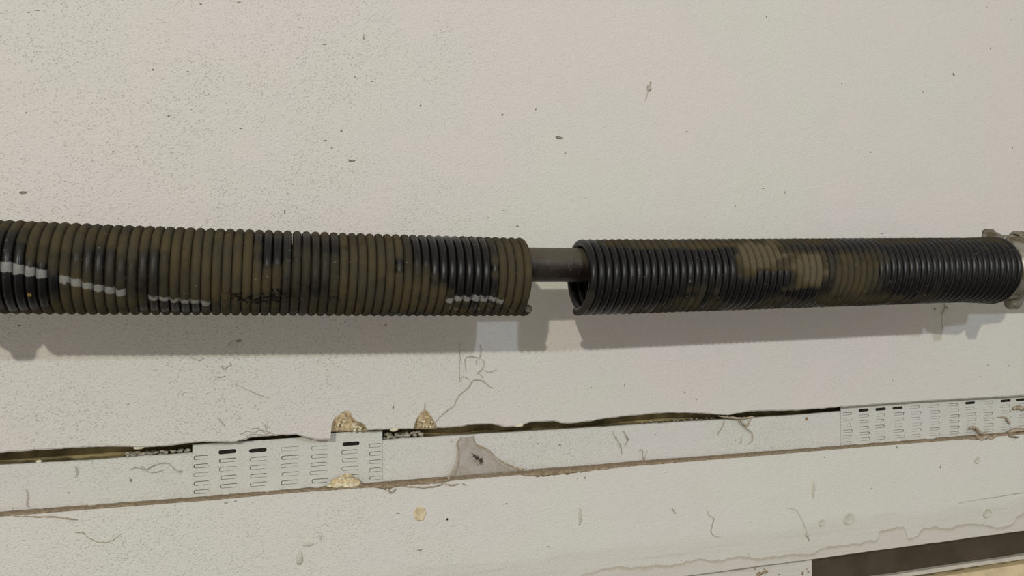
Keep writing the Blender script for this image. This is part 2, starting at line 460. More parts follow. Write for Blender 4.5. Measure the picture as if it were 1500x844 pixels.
# ---- punched nail plates on the beam
def line_v(pts, u): return interp(pts, u)
def plate(us_cols, u0, u1, rows, label, holes, seed, topfun, slot_px, open_side):
    rnd = random.Random(seed)
    bm = bmesh.new()
    yf, yb = YB - 0.0011, YB - 0.0001
    def ring(pts, y): return [bm.verts.new((p.x, y, p.z)) for p in pts]
    def botv(u): return interp(LEDGE, u) + 1.0
    # outline
    uu = np.linspace(u0, u1, 24)
    outl = [P(u, topfun(u), yf) for u in uu] + [P(u, botv(u), yf) for u in uu[::-1]]
    vo = ring(outl, yf)
    edges = [bm.edges.new((vo[i], vo[(i + 1) % len(vo)])) for i in range(len(vo))]
    slots = []
    for ci, uc in enumerate(us_cols):
        vt = interp(BTOP, uc); vb = botv(uc)
        hh = (vb - vt)
        off = rows[1][ci % len(rows[1])]
        for r in range(int(rows[0]) + 1):
            f = (off + r) / rows[0]
            vc = vt + hh * f
            if r == 0 and off < 0.02 and not holes.get((ci, r)): pass
            du = slot_px * 0.5 + rnd.uniform(-0.6, 0.6); dv = hh / rows[0] * 0.24
            uoff = rnd.uniform(-1.2, 1.2) + 0.25 * r
            cu = uc + uoff
            if vc + dv > botv(cu) - 1.5 or vc - dv < topfun(cu) + 1.2: continue
            cu0, cu1 = max(cu - du, u0 + 1.5), min(cu + du, u1 - 1.5)
            if cu1 - cu0 < 5: continue
            sl = (interp(LEDGE, cu + 10) - interp(LEDGE, cu - 10)) / 20.0
            pts = []
            rr = dv * 0.9
            cm = (cu0 + cu1) / 2
            for sx, sy, a0 in ((1, -1, -90), (1, 1, 0), (-1, 1, 90), (-1, -1, 180)):
                for q in range(4):
                    a = math.radians(a0 + 30 * q)
                    xx = (cu1 - rr if sx > 0 else cu0 + rr) + rr * math.cos(a)
                    yy = vc + sy * (dv - rr) + rr * math.sin(a) + sl * (xx - cm)
                    pts.append(P(xx, yy, yf))
            depth = holes.get((ci, r))
            if depth is None: depth = rnd.uniform(0.0004, 0.0009)
            slots.append((ring(pts, yf), depth, pts))
    for vs, d, pts in slots:
        for i in range(len(vs)): edges.append(bm.edges.new((vs[i], vs[(i + 1) % len(vs)])))
    bmesh.ops.triangle_fill(bm, edges=edges, use_beauty=True, use_dissolve=False)
    # slot pockets, filled by the punched tongue except for a groove on three sides
    for vs, d, pts in slots:
        back = [bm.verts.new((v.co.x, yf + 0.00095, v.co.z)) for v in vs]
        n = len(vs)
        for i in range(n): bm.faces.new((vs[i], vs[(i + 1) % n], back[(i + 1) % n], back[i])).material_index = 2
        f = bm.faces.new(back); f.material_index = 1 if d > 0.00095 else 2
        if d <= 0.00095:
            c0 = sum((v.co for v in vs), Vector()) / n
            xs_ = [v.co.x for v in vs]; zs_ = [v.co.z for v in vs]
            hw = (max(xs_) - min(xs_)) / 2; hz = (max(zs_) - min(zs_)) / 2
            g = min(rnd.uniform(0.00025, 0.0007) * (1.25 if open_side > 0 else 0.9), hz * 0.36)
            lo = c0 + Vector((open_side * g * 0.5, 0, -g * 0.25))
            kx = (hw - g * 0.5) / hw; kz = (hz - g * 0.75) / hz
            yt = yf + rnd.uniform(0.0000, 0.0003)
            ta = [bm.verts.new((lo.x + (v.co.x - c0.x) * kx, yt, lo.z + (v.co.z - c0.z) * kz)) for v in vs]
            tb = [bm.verts.new((w.co.x, yf + 0.00094, w.co.z)) for w in ta]
            bm.faces.new(ta)
            for i in range(n): bm.faces.new((ta[i], ta[(i + 1) % n], tb[(i + 1) % n], tb[i]))
    # rim
    bo = [bm.verts.new((v.co.x, yb, v.co.z)) for v in vo]
    n = len(vo)
    for i in range(n): bm.faces.new((vo[i], vo[(i + 1) % n], bo[(i + 1) % n], bo[i]))
    me = bpy.data.meshes.new('nail_plate')
    bm.normal_update()
    bmesh.ops.recalc_face_normals(bm, faces=bm.faces)
    bm.to_mesh(me); bm.free()
    me.materials.append(M_plate); me.materials.append(M_black); me.materials.append(M_groove)
    o = link('nail_plate', me, None, beam)
    o['label'] = label
    return o
def top1(u):
    return 634.5 - (u - 485) * 0.055 if u > 484 else 645.0 - (u - 380) * 0.06
def top2(u):
    return interp(GYP, u) - 1.5
H1 = {(1, 0): 0.00105, (2, 0): 0.00105, (3, 0): 0.0006, (5, 0): 0.00105}
plate([292, 333, 378, 424, 467, 513, 553], 282, 560, (5.2, [0.55, 0.12, 0.22, 0.30, 0.42, 0.18, 0.62]),
      'white painted punched steel plate with rows of slots left of centre', H1, 3, top1, 25, 1)
H2 = {(c, 0): 0.00105 for c in (1, 2, 3, 7, 9, 10)}
plate([1240, 1266, 1289, 1316, 1341, 1369, 1397, 1421, 1447, 1472, 1497, 1522, 1548, 1574], 1232, 1590, (6, [0.5, 0.1, 0.12, 0.14, 0.2, 0.25, 0.22, 0.10, 0.28, 0.14, 0.16]),
      'white painted punched steel plate with rows of slots at the right', H2, 5, top2, 14, -1)
# top holes of the plates have their dark depth painted on as black floors
# ------------------------------------------------------------------ lower board
YL = 0.0
BBOT = [(-400, 1033), (1009, 844), (1500, 778), (1900, 724)]
LF2 = [(p[0], p[1] + 0.0) for p in LFRONT]
lower = slab('trim_2', LF2, BBOT, YL, YB - 0.0012, M_board, rag=0.0005, seed=11, bev=0.0006)
tag(lower, 'wide white board with water stains and brush marks under the ledge', kind='structure')
# things on the face of the lower board
def disc_part(name, u, v, r, h, mat, parent, y=0.0, dish=True, label=None, sx=1.0):
    p = P(u, v, y); n = 20
    h = h * 1.4
    prof = [(0.0, h * (0.2 if dish else 1.0)), (0.55, h * (0.25 if dish else 1.0)), (0.78, h), (0.92, h * 0.8), (1.05, -0.0002)]
    vs, fs = [(p.x, p.y - prof[0][1], p.z)], []
    for (q, hh) in prof[1:]:
        for k in range(n):
            a = 2 * PI_ * k / n
            w = 1 + 0.10 * noise.noise(Vector((math.cos(a) * 1.3 + u, math.sin(a) * 1.3, q)))
            vs.append((p.x + sx * r * q * w * math.cos(a), p.y - hh, p.z + r * q * w * math.sin(a)))
    for k in range(n): fs.append((0, 1 + k, 1 + (k + 1) % n))
    for m in range(len(prof) - 2):
        for k in range(n):
            a = 1 + m * n; b = a + n
            fs.append((a + k, b + k, b + (k + 1) % n, a + (k + 1) % n))
    o = pydata(name, vs, fs, mat, parent, True)
    if label: o['label'] = label
    return o
M_nail = paint_material('nail_paint', (0.63, 0.60, 0.54), speck=0.6)
disc_part('nail_head', 1445, 751.5, 0.0058, 0.0013, M_nail, lower)
disc_part('nail_head', 1243, 760, 0.0068, 0.0010, M_nail, lower)
disc_part('nail_head', 1431, 674, 0.0042, 0.0007, M_nail, lower)
disc_part('nail_head', 1203, 766, 0.0040, 0.0006, M_nail, lower)
disc_part('filler_patch', 615, 753, 0.0062, 0.0008, simple('filler', (0.66, 0.56, 0.38), 0.9, 0.25, 500, 0.8, 0.0006), lower, label='beige oval filler patch with flaking rim', sx=0.85)
lump('nail_hole', 655, 761, 0.0003, 0.0014, M_black, lower, (0.8, .4, 1.0), 2)
lump('nail_hole', 1377, 685, 0.0003, 0.0012, M_fleck, lower, (1.0, .4, 1.0), 12)
lump('paint_blister', 439, 818, 0.0003, 0.0062, M_nail, lower, (0.45, .32, 1.0), 21, 3)
lump('paint_blister', 452, 797, 0.0003, 0.0040, M_nail, lower, (1.2, .28, 0.5), 23, 3)
lump('paint_blister', 470, 785, 0.0003, 0.0034, M_nail, lower, (0.4, .28, 1.0), 25, 3)
lump('paint_run', 849, 757, 0.0003, 0.0085, M_nail, lower, (0.22, .16, 1.0), 31, 3)
lump('paint_run', 1191, 716, 0.0003, 0.0095, M_nail, lower, (0.18, .14, 1.0), 33, 3)

# ---- below the board: white panel on the left, dark recess and trim on the right
XJ = P(1193, 830, 0.004).x
PB = [(-400, 1180), (1500, 1010)]
pt = [(u, interp(BBOT, u) + 1.6) for u in (-400, 1009, 1195)]
pan = slab('trim_3', pt, [(-400, 1200), (1195, 960)], 0.003, 0.06, M_board, u0=-400, u1=1194, step=11.95, rag=0.0005, seed=17)
tag(pan, 'white chipped board end below the stained board, left of the dark recess', kind='structure')
rb = [(u, interp(BBOT, u) - 14) for u in (-400, 1009, 1500, 1900)]
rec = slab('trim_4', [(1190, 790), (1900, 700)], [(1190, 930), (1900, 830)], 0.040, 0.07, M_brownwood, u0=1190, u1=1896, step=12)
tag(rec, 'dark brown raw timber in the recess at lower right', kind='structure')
T5 = [(1150, 866.5), (1300, 844), (1500, 814), (1900, 754)]
sill = slab('trim_5', T5, [(p[0], p[1] + 6) for p in T5], 0.0335, 0.0395, M_greytrim, u0=1210, u1=1890, step=10, rag=0.0003, seed=2)
tag(sill, 'pale grey painted trim edge below the dark recess', kind='structure')
sillb = slab('trim_6', [(p[0], p[1] + 6.8) for p in T5], [(p[0], p[1] + 40) for p in T5], 0.0365, 0.0395, M_dirtwood, u0=1210, u1=1890, step=10)
tag(sillb, 'grey olive strip between the pale trim edge and the cream board', kind='structure')
cream = slab('trim_7', [(p[0], p[1] + 13) for p in T5], [(p[0], p[1] + 120) for p in T5], 0.028, 0.036, M_cream, u0=1210, u1=1890, step=10)
tag(cream, 'cream bare wooden board at the bottom right corner', kind='structure')
# dark mould blotches on the white board end
specs = [(1121, 838, 0.0029, .0026, (1.6, .15, .8)), (1112, 841, 0.0029, .003, (1.5, .15, .8)), (1106, 834, .0029, .0009, (1, .3, 1)), (1119, 834, .0029, .0009, (1, .3, 1)),
         (1176, 840, .0029, .0018, (.8, .15, 1.2)), (1184, 838, .0029, .0012, (1.2, .15, .8)), (1182, 834, .0029, .001, (1.4, .15, .6)), (1141, 842, .0029, .0012, (1.4, .15, .6))]
lumps_mesh('mould_spots', specs, M_dust, pan)

# floor of the garage far below (never in the frame, but the steel reflects it)
bf = bmesh.new()
bmesh.ops.create_grid(bf, x_segments=2, y_segments=2, size=4.0)
fl = from_bm('floor', bf, M_floor)
fl.location = (0.5, -3.8, -2.1)
tag(fl, 'grey concrete garage floor below the frame', kind='structure')

# ------------------------------------------------------------------ dust on the ledge
def tube_mesh(bm, pts, r, seg=6, taper=True):
    pts = [Vector(p) for p in pts]
    rings = []
    for i, p in enumerate(pts):
        d = (pts[min(i + 1, len(pts) - 1)] - pts[max(i - 1, 0)]).normalized()
        a = d.cross(Vector((0, 1, 0.2))).normalized(); b = d.cross(a).normalized()
        rr = r[i] if isinstance(r, (list, tuple)) else r
        rings.append([bm.verts.new(p + (a * math.cos(2 * PI_ * k / seg) + b * math.sin(2 * PI_ * k / seg)) * rr) for k in range(seg)])
    for i in range(len(rings) - 1):
        for k in range(seg):
            bm.faces.new((rings[i][k], rings[i][(k + 1) % seg], rings[i + 1][(k + 1) % seg], rings[i + 1][k]))
    bm.faces.new(rings[0]); bm.faces.new(rings[-1])

def smooth_path(pts, n=8):
    """Catmull-Rom through pixel points"""
    out = []
    q = [pts[0]] + list(pts) + [pts[-1]]
    for i in range(1, len(q) - 2):
        p0, p1, p2, p3 = [np.array(a, float) for a in q[i - 1:i + 3]]
        for k in range(n):
            t = k / n
            out.append(0.5 * ((2 * p1) + (-p0 + p2) * t + (2 * p0 - 5 * p1 + 4 * p2 - p3) * t * t + (-p0 + 3 * p1 - 3 * p2 + p3) * t ** 3))
    out.append(np.array(pts[-1], float))
    return out

def ledge_dust():
    uu = np.arange(-380, 1890, 4.0)
    # how far the dust hangs over the front lip (pixels of drop), by place
    hang = [(-400, .5), (0, .8), (60, 1.2), (110, .5), (430, .6), (470, 2.5), (500, 2), (540, 2), (556, 5), (566, 8), (580, 5), (600, 3.5), (640, 4.5), (668, 1.0), (760, 0.8), (772, 4), (790, 7), (815, 6.5), (845, 5), (870, 3), (935, 1.5), (960, 2), (1010, 1.5), (1060, .8), (1240, .6), (1415, 1), (1430, 4), (1445, 3), (1465, 1.5), (1500, 1.5), (1900, 1)]
    vs, fs = [], []
    for u in uu:
        nz = noise.noise(Vector((u * 0.07, 1, 1))); n2 = noise.noise(Vector((u * 0.3, 4, 1)))
        a = P(u, interp(LEDGE, u), YB - 0.0013)
        b = P(u, interp(LFRONT, u), YL)
        h = interp(hang, u)
        c = P(u, interp(LFRONT, u) - 0.3 + 0.85 * h * (1 + 0.6 * n2), YL - 0.0004)
        zt = a.z - 0.0004 + 0.0004 * nz
        vs += [(a.x, a.y, zt + 0.0004), ((a.x + b.x) / 2, (a.y + b.y) / 2, (a.z + b.z) / 2 + 0.0003 + 0.0003 * n2),
               (b.x, b.y - 0.0004, b.z + 0.0008 + 0.0003 * nz), (b.x, b.y - 0.0006 - 0.0002 * h, (b.z + c.z) / 2), (c.x, c.y + 0.0006, c.z), (b.x, b.y + 0.0016, b.z - 0.0004)]
    n = len(uu)
    for i in range(n - 1):
        for k in range(5):
            fs.append((i * 6 + k, i * 6 + k + 1, i * 6 + 7 + k, i * 6 + 6 + k))
    o = pydata('ledge_dust', vs, fs, M_dust, None, True)
    return tag(o, 'brown dust lying along the narrow ledge between beam and board', 'dust', kind='stuff')
ledge_dust()

# chunk of loose plaster standing on the ledge
tp = empty('plaster_chunk', P(503, 712, 0.008))
tag(tp, 'pale crumbly plaster chunk lying on the ledge under the chip', 'plaster')
def chunk(name, specs, mat):
    bm = bmesh.new()
    for k, (u, v, y, r, sq) in enumerate(specs):
        p = P(u, v, y) - tp.location
        g = bmesh.ops.create_icosphere(bm, subdivisions=2, radius=1.0)['verts']
        for w in g:
            q = 1 + 0.45 * noise.noise(w.co * 2.1 + Vector((k * 3.1, k, 0)))
            w.co = p + Vector((w.co.x * sq[0], w.co.y * sq[1], w.co.z * sq[2])) * (q * r)
    return from_bm(name, bm, mat, tp)
chunk('body', [(501, 705, 0.006, .0055, (1.5, .6, .9)), (515, 707, 0.006, .0048, (1.4, .6, .8)), (489, 710, .006, .0036, (1.5, .7, .7)), (508, 699, .009, .0035, (1.4, .5, .8)), (524, 711, .006, .0028, (1.2, .7, .7))], M_core)
chunk('crumb', [(495, 711, .0035, .0026, (1.8, .7, .8)), (508, 711, .0032, .0028, (1.9, .7, .8)), (519, 711, .0035, .0022, (1.6, .7, .8)), (483, 712, .004, .0018, (1.3, .7, .7)), (500, 702, .0035, .0016, (1.5, .7, .8)), (511, 703, .0032, .0014, (1.5, .7, .8))], M_core_pale)

# ------------------------------------------------------------------ cobwebs
def strand_thing(name, label, cat, paths, mat, r=0.0005, y=-0.0008, group=None):
    """a thing whose separate strands are its parts"""
    root = None
    for pts in paths:
        w, yy = r, y
        if isinstance(pts, dict): w = pts.get('r', r); yy = pts.get('y', y); pts = pts['p']
        if cat == 'cobweb': w = w * 0.62
        sp = smooth_path(pts, 6)
        n = len(sp)
        rad = [w * (0.55 + 0.45 * math.sin(PI_ * i / max(1, n - 1)) + 0.5 * noise.noise(Vector((i * 0.5, n, w * 1e4)))) for i in range(n)]
        rad = [max(q, w * 0.22) for q in rad]
        path = [P(a[0] + 1.2 * noise.noise(Vector((i * .6, 9, n))), a[1] + 1.2 * noise.noise(Vector((i * .6, 5, n))), yy + 0.0003 * noise.noise(Vector((i * .4, 2, n)))) for i, a in enumerate(sp)]
        if root is None:
            root = empty(name, path[0]); tag(root, label, cat, group)
        bm = bmesh.new()
        tube_mesh(bm, [q - root.location for q in path], rad, 5)
        from_bm('strand', bm, mat, root, True)
    return root

strand_thing('cobweb', 'branching dusty cobweb strand on the wall below the spring gap', 'cobweb', [
    {'p': [(633, 628), (641, 615), (652, 604), (665, 594), (668, 587), (674, 578), (685, 569), (693, 558), (702, 557), (710, 560), (717, 566), (724, 569)], 'r': .0008},
    {'p': [(708, 557), (706, 551), (700, 547)], 'r': .0005}, {'p': [(687, 556), (680, 552), (675, 554)], 'r': .0006},
    {'p': [(699, 547), (705, 542), (709, 536)], 'r': .0009}, {'p': [(681, 531), (682, 525), (688, 522), (694, 523), (702, 524), (704, 519), (705, 511), (703, 505)], 'r': .0007},
    {'p': [(709, 536), (709, 530), (706, 527), (698, 528), (698, 535)], 'r': .0004},
    {'p': [(681, 531), (682, 538), (683, 543)], 'r': .0004}, {'p': [(709, 542), (715, 545), (722, 544), (728, 541)], 'r': .0004},
    {'p': [(673, 500), (674, 520), (673, 545), (674, 560)], 'r': .0004}, {'p': [(622, 600), (622.5, 594), (623, 590)], 'r': .0005}], M_greyweb, y=-0.0007)

# sheet web between beam face and ledge with a dead insect in it
def sheet_web():
    root = empty('cobweb_sheet', P(710, 694, 0.004))
    L = smooth_path([(676, 641), (670, 649), (671.5, 660), (671, 672), (668, 684), (662, 695), (655, 701)], 5)
    R = smooth_path([(694, 639), (697, 650), (713, 658), (724, 668), (738, 678), (755, 685), (775, 690)], 5)
    vs, fs = [], []
    n = len(L); m = 14
    for i in range(n):
        f = i / (n - 1)
        for j in range(m + 1):
            g = j / m
            u = L[i][0] * (1 - g) + R[i][0] * g; v = L[i][1] * (1 - g) + R[i][1] * g
            v += 2.0 * math.sin(PI_ * g) * f
            y = YB - 0.0018 - 0.0125 * f * f - 0.0015 * math.sin(PI_ * g) * (1 - f) * f * 4
            vs.append(P(u, v, y) - root.location)
    for i in range(n - 1):
        for j in range(m):
            a = i * (m + 1) + j
            fs.append((a, a + 1, a + m + 2, a + m + 1))
    pydata('web', vs, fs, M_sheet, root, True)
    bm = bmesh.new()
    for S, w in ((L, .0007), (R, .0007)):
        tube_mesh(bm, [P(p[0], p[1], YB - 0.002 - 0.0125 * (i / (n - 1)) ** 2) - root.location for i, p in enumerate(S)], [w * (0.5 + i / n) for i in range(n)], 5)
    e = from_bm('edge_strand', bm, M_web, root, True)
    tag(root, 'grey brown cobweb sheet stretched from the beam to the ledge', 'cobweb')
sheet_web()
def insect(u, v, y):
    c = P(u, v, y)
    root = empty('dead_insect', c)
    tag(root, 'dark dead insect caught in the cobweb sheet', 'insect')
    def body(name, du, dv, r, sq):
        o = lump(name, u + du, v + dv, y, r, M_insect, root, sq, du, 2, 0.2); o.location = P(u + du, v + dv, y) - c; return o
    body('abdomen', 2.0, 2.2, .0021, (0.9, .8, 1.3)); body('thorax', -3.5, -2.5, .0016, (1.1, .8, .9)); body('head', -7.5, -5.5, .0010, (1.1, .9, .9))
    for (a, b) in (((-3, -2), (-12, -10)), ((-1, 0), (-9, 3)), ((1, 3), (2, 9)), ((0, 1), (5, -3)), ((-4, -2), (-4, -8)), ((2, 3), (-4, 9))):
        bm = bmesh.new()
        mid = ((a[0] + b[0]) / 2 + 1.2, (a[1] + b[1]) / 2 - 1.0)
        tube_mesh(bm, [P(u + q[0], v + q[1], y - 0.0004 * k) - c for k, q in enumerate((a, mid, b))], [.0004, .0003, .0002], 5)
        from_bm('leg', bm, M_insect, root)
insect(702, 673.5, 0.0075)

strand_thing('cobweb', 'brown cobweb clump hanging from the gap with a curled strand', 'cobweb', [
    {'p': [(1052, 609), (1062, 611), (1072, 612), (1084, 613), (1095, 612), (1104, 610)], 'r': .0018, 'y': .008},
    {'p': [(1080, 612), (1086, 619), (1092, 624), (1096, 622), (1100, 614)], 'r': .0016, 'y': .010},
    {'p': [(1088, 620), (1092, 627), (1100, 633), (1103, 640), (1101, 647), (1097, 650)], 'r': .0008, 'y': .0105},
    {'p': [(1062, 612), (1060, 622), (1054, 632), (1051, 638)], 'r': .0006, 'y': .0118},
    {'p': [(1086, 640), (1086, 648), (1083, 650)], 'r': .0005, 'y': .0118}], M_web)
strand_thing('cobweb', 'thin grey cobweb threads on the beam below the long gap', 'cobweb', [
    {'p': [(897, 631), (900, 638), (906, 647), (910, 657), (911, 666)], 'r': .0006, 'y': .0122},
    {'p': [(913, 631), (917, 638), (920, 645), (915, 654)], 'r': .0009, 'y': .0122},
    {'p': [(936, 662), (940, 659), (944, 672), (948, 660)], 'r': .0006, 'y': .0122},
    {'p': [(942, 668), (944, 674)], 'r': .0012, 'y': .0122}], M_greyweb)
strand_thing('cobweb', 'wispy cobweb threads on the beam left of the first plate', 'cobweb', [
    {'p': [(189, 689), (200, 685), (212, 688), (224, 683), (235, 679), (246, 679), (253, 685), (262, 691)], 'r': .0005, 'y': .0122},
    {'p': [(207, 682), (216, 691), (228, 692), (240, 688)], 'r': .0004, 'y': .0122}, {'p': [(262, 692), (266, 690)], 'r': .0011, 'y': .0122},
    {'p': [(38, 716), (40, 728), (39, 738), (42, 744)], 'r': .0006, 'y': .0122}, {'p': [(110, 683), (113, 692), (110, 700)], 'r': .0005, 'y': .0122}], M_greyweb)
strand_thing('cobweb', 'brown cobweb strand lying across the lower board at far left', 'cobweb', [
    {'p': [(20, 756), (50, 757), (75, 757), (100, 760), (113, 762)], 'r': .0009, 'y': -.0012},
    {'p': [(112, 781), (120, 780), (125, 784)], 'r': .0007, 'y': -.0008}, {'p': [(125, 785), (140, 793), (160, 794), (170, 788), (178, 782)], 'r': .0004, 'y': -.0006}], M_web)
strand_thing('cobweb', 'cobweb strand drooping from the ledge below the web sheet', 'cobweb', [
    {'p': [(590, 712), (615, 714), (640, 712), (652, 705), (662, 700)], 'r': .0010, 'y': -.0022},
    {'p': [(566, 708), (572, 722), (580, 716)], 'r': .0012, 'y': -.0022}, {'p': [(652, 709), (662, 711), (671, 709)], 'r': .0010, 'y': -.0018},
    {'p': [(677, 708), (683, 711)], 'r': .0008, 'y': -.001}], M_web)
strand_thing('cobweb', 'fuzzy cobweb loops over the drywall edge above the left plate', 'cobweb', [
    {'p': [(352, 637), (362, 632), (372, 634), (380, 630), (390, 632), (402, 636)], 'r': .0005}, {'p': [(360, 640), (370, 636), (384, 637), (398, 634)], 'r': .0004},
    {'p': [(388, 622), (390, 630)], 'r': .0005}, {'p': [(366, 629), (378, 627), (388, 634)], 'r': .0004}, {'p': [(318, 612), (326, 620), (330, 626)], 'r': .0005}], M_greyweb)
strand_thing('cobweb', 'thin cobweb wisps on the wall under the left half spring', 'cobweb', [
    {'p': [(325, 535), (327, 541), (333, 537), (338, 535), (336, 530)], 'r': .0006}, {'p': [(278, 523), (286, 526), (293, 528), (299, 524)], 'r': .0005},
    {'p': [(315, 552), (322, 553), (330, 551)], 'r': .0005}, {'p': [(343, 562), (360, 570), (378, 578), (394, 583)], 'r': .0004},
    {'p': [(333, 509), (340, 500), (350, 498)], 'r': .0004}], M_greyweb)
strand_thing('cobweb', 'dark dust clot with threads hanging under the right end of the spring', 'cobweb', [
    {'p': [(1383, 445), (1384, 452), (1381, 458), (1380, 462)], 'r': .0010, 'y': -.0015}, {'p': [(1385, 447), (1388, 452)], 'r': .0006}, {'p': [(1368, 452), (1371, 453)], 'r': .0012},
    {'p': [(1380, 462), (1380, 475), (1382, 486)], 'r': .0003}], M_web)
strand_thing('debris', 'brown twisted debris on the ledge under the right plate', 'debris', [
    {'p': [(1421, 627), (1428, 626), (1434, 632), (1440, 636), (1446, 632)], 'r': .0016, 'y': .008}, {'p': [(1430, 638), (1436, 643), (1446, 640), (1452, 642), (1460, 637)], 'r': .0020, 'y': .000},
    {'p': [(1473, 613), (1477, 618), (1480, 622)], 'r': .0011, 'y': .011}, {'p': [(1460, 612), (1470, 611), (1478, 613)], 'r': .0006, 'y': .0115},
    {'p': [(1478, 634), (1488, 630), (1500, 630)], 'r': .0026, 'y': .007}, {'p': [(1484, 599), (1492, 597), (1500, 600)], 'r': .0026, 'y': .0112}], M_web)
strand_thing('debris', 'dark splinter on the lower board at far right', 'debris', [{'p': [(1478, 639), (1484, 640), (1492, 641)], 'r': .0013, 'y': -.001}], M_fleck)
strand_thing('cobweb', 'fine brown hair strands on the lower board right of centre', 'cobweb', [
    {'p': [(1036, 748), (1040, 756), (1046, 760), (1044, 768), (1042, 780), (1048, 786), (1056, 787)], 'r': .0005}, {'p': [(984, 745), (990, 752)], 'r': .0008},
    {'p': [(1152, 744), (1166, 748), (1174, 760), (1180, 774), (1184, 786), (1186, 794)], 'r': .0003}, {'p': [(1180, 782), (1185, 791)], 'r': .0010},
    {'p': [(1405, 737), (1440, 731), (1480, 725), (1500, 722)], 'r': .0004}], M_web)

# flecks of dirt stuck to the wall: the three largest are things of their own
def fleck(u, v, ru, rv, rot, label, mat=M_fleck):
    o = lump('dirt_fleck', u, v, -0.0003, 1.0, mat, None, (0.0008 * ru, 0.0005, 0.00075 * rv), u, 2, 0.35)
    o.rotation_euler = (0, rot, 0)
    return tag(o, label, 'fleck')
def cocoon():
    c = P(951, 127, 0); root = empty('cocoon', c)
    tag(root, 'small grey insect cocoon with a tail on the upper wall', 'cocoon')
    o = lump('body', 951, 128.5, -0.0006, 0.0027, M_greyweb, root, (0.85, .5, 1.25), 3, 2, .2); o.location = P(951, 128.5, -.0006) - c
    bm = bmesh.new(); tube_mesh(bm, [P(953, 122, -.0006) - c, P(953, 119.5, -.0006) - c], [.0011, .0007], 6); from_bm('neck', bm, M_greyweb, root)
    bm = bmesh.new(); tube_mesh(bm, [P(949, 134, -.0004) - c, P(947.5, 142, -.0004) - c, P(945, 148, -.0004) - c], [.0005, .0004, .0002], 5); from_bm('tail', bm, M_greyweb, root)
cocoon()
fleck(819, 201.5, 4.6, 1.4, 0.15, 'long dark dirt fleck on the wall above the gap between springs')
fleck(515.5, 235.5, 3.6, 1.2, -0.15, 'dark dirt fleck with fine hairs on the wall above the left spring')
fleck(34, 282, 3.4, 1.2, -0.05, 'dark dirt fleck on the wall at far left above the spring')
fleck(1397, 109, 1.1, 2.4, -0.6, 'dark dirt fleck on the wall above the cast cone')
fleck(1085, 630 - 12, 1.0, 1.0, 0, 'small brown fleck at the drywall edge by the cobweb clump')
fleck(1195, 617, 2.0, 2.2, 0.2, 'rusty brown blob on the beam left of the right plate', simple('rust_blob', (0.30, 0.17, 0.06), 0.8, 0.4, 500, .6, .0004)).location.y = 0.0134
fleck(350, 499, 2.6, 1.3, -0.2, 'dark fleck in the shadow under the left half spring')
specs = []
marks = [(353, 188, 3, 1), (224, 102, 1.6, 1.8), (475, 65, 3.6, 1), (500, 192, 2, 2), (477, 206, 3, 1.2), (736, 168, 2, 2), (828, 224, 2.6, 1), (616, 155, 1.5, 2), (533, 55, 1, 4), (545, 119, 2.2, .9), (520, 113, 1, 2),
         (486, 217, 2, 1), (785, 160, 1.0, 3), (858, 290, 1, 1), (758, 331, 3.4, 1), (715, 319, 2.5, .8), (738, 308, 4, .6), (1123, 25, 2, 1.2), (1451, 71, 1.6, 2.4), (1006, 193, 4, 1), (1118, 276, 3.4, 1), (1150, 282, 1.2, 2.2),
         (1233, 122, 1.2, 1.2), (1483, 217, 1.4, 3), (1292, 342, 4, .9), (1077, 302, 1, 1.8), (1275, 223, 3, .8), (1352, 135, 2, 1), (1446, 10, 2, .8), (1481, 29, 2.4, .8), (1478, 536, 2, 1.2), (1308, 558, 2, 1.2), (1222, 553, 2.4, .6),
         (1436, 552, 2, .8), (1447, 535, 1.5, 1), (1003, 575, 1.5, 2), (1020, 585, 1.5, 1.5), (915, 564, 1, 3), (866, 568, 1.4, 1.2), (576, 597, 1.6, 3.6), (565, 476, 2, 1.2), (950, 455, 1.5, 1), (28, 477, 3, 1.2),
         (417, 310, 1, 4), (455, 319, 2, .8), (188, 592, 2.4, .8), (374, 594, 2, 1), (180, 140, .8, 1), (166, 222, 1.6, 1), (55, 15, 4, .8), (42, 18, 2, .8), (294, 6, 2.4, 1.2), (350, 3, 3, .9), (275, 105, 2, 1), (247, 170, 2.4, 1.2), (200, 215, 2, .9), (38, 165, 1.4, 1)]
for (u, v, ru, rv) in marks: specs.append((u, v, -0.0001, 0.00052, (ru, .5, rv)))
for (u, v, ru, rv) in [(19, 745, 2, .8), (256, 741, 1, 1), (331, 737, 3, .8), (345, 734, 2, 1), (370, 736, 1.4, 1), (583, 752, 4, 1), (615, 806, 5, .9), (803, 801, 4, .8), (474, 786, 1, 1), (742, 738, 3, 1), (1378, 684, 2, 1.6), (1277, 716, 1.4, 1.4), (1314, 655, 1.2, 3), (1208, 670, 2.6, 1), (857, 700, 1.4, 2), (846, 701, 1.4, 1.2), (975, 692, 2, .8), (1096, 812, 1, 1), (998, 821, 1, 1)]:
    specs.append((u, v, -0.0002, 0.00052, (ru, .5, rv)))
tag(lumps_mesh('dirt_specks', specs, M_fleck), 'tiny dark dirt specks scattered over the white wall', 'dirt', kind='stuff')
specs = []
for (u, v, ru, rv) in [(788, 650, 1.4, 1.2), (820, 652, 2.6, 1), (1380, 618, 2.4, 2), (1434, 615, 1, 1), (960, 637, 3, .6), (192, 704, 2, 2.4), (190, 700, 1, 1), (661, 647, 2, 1), (101, 722, 1, 1), (1077, 645, 1.5, 1), (1078, 588 + 14, 1, 1)]:
    specs.append((u, v, YB - 0.0002, 0.00056, (ru, .5, rv)))
tag(lumps_mesh('dirt_specks', specs, M_fleck), 'tiny dark dirt specks on the recessed white beam', 'dirt', kind='stuff')

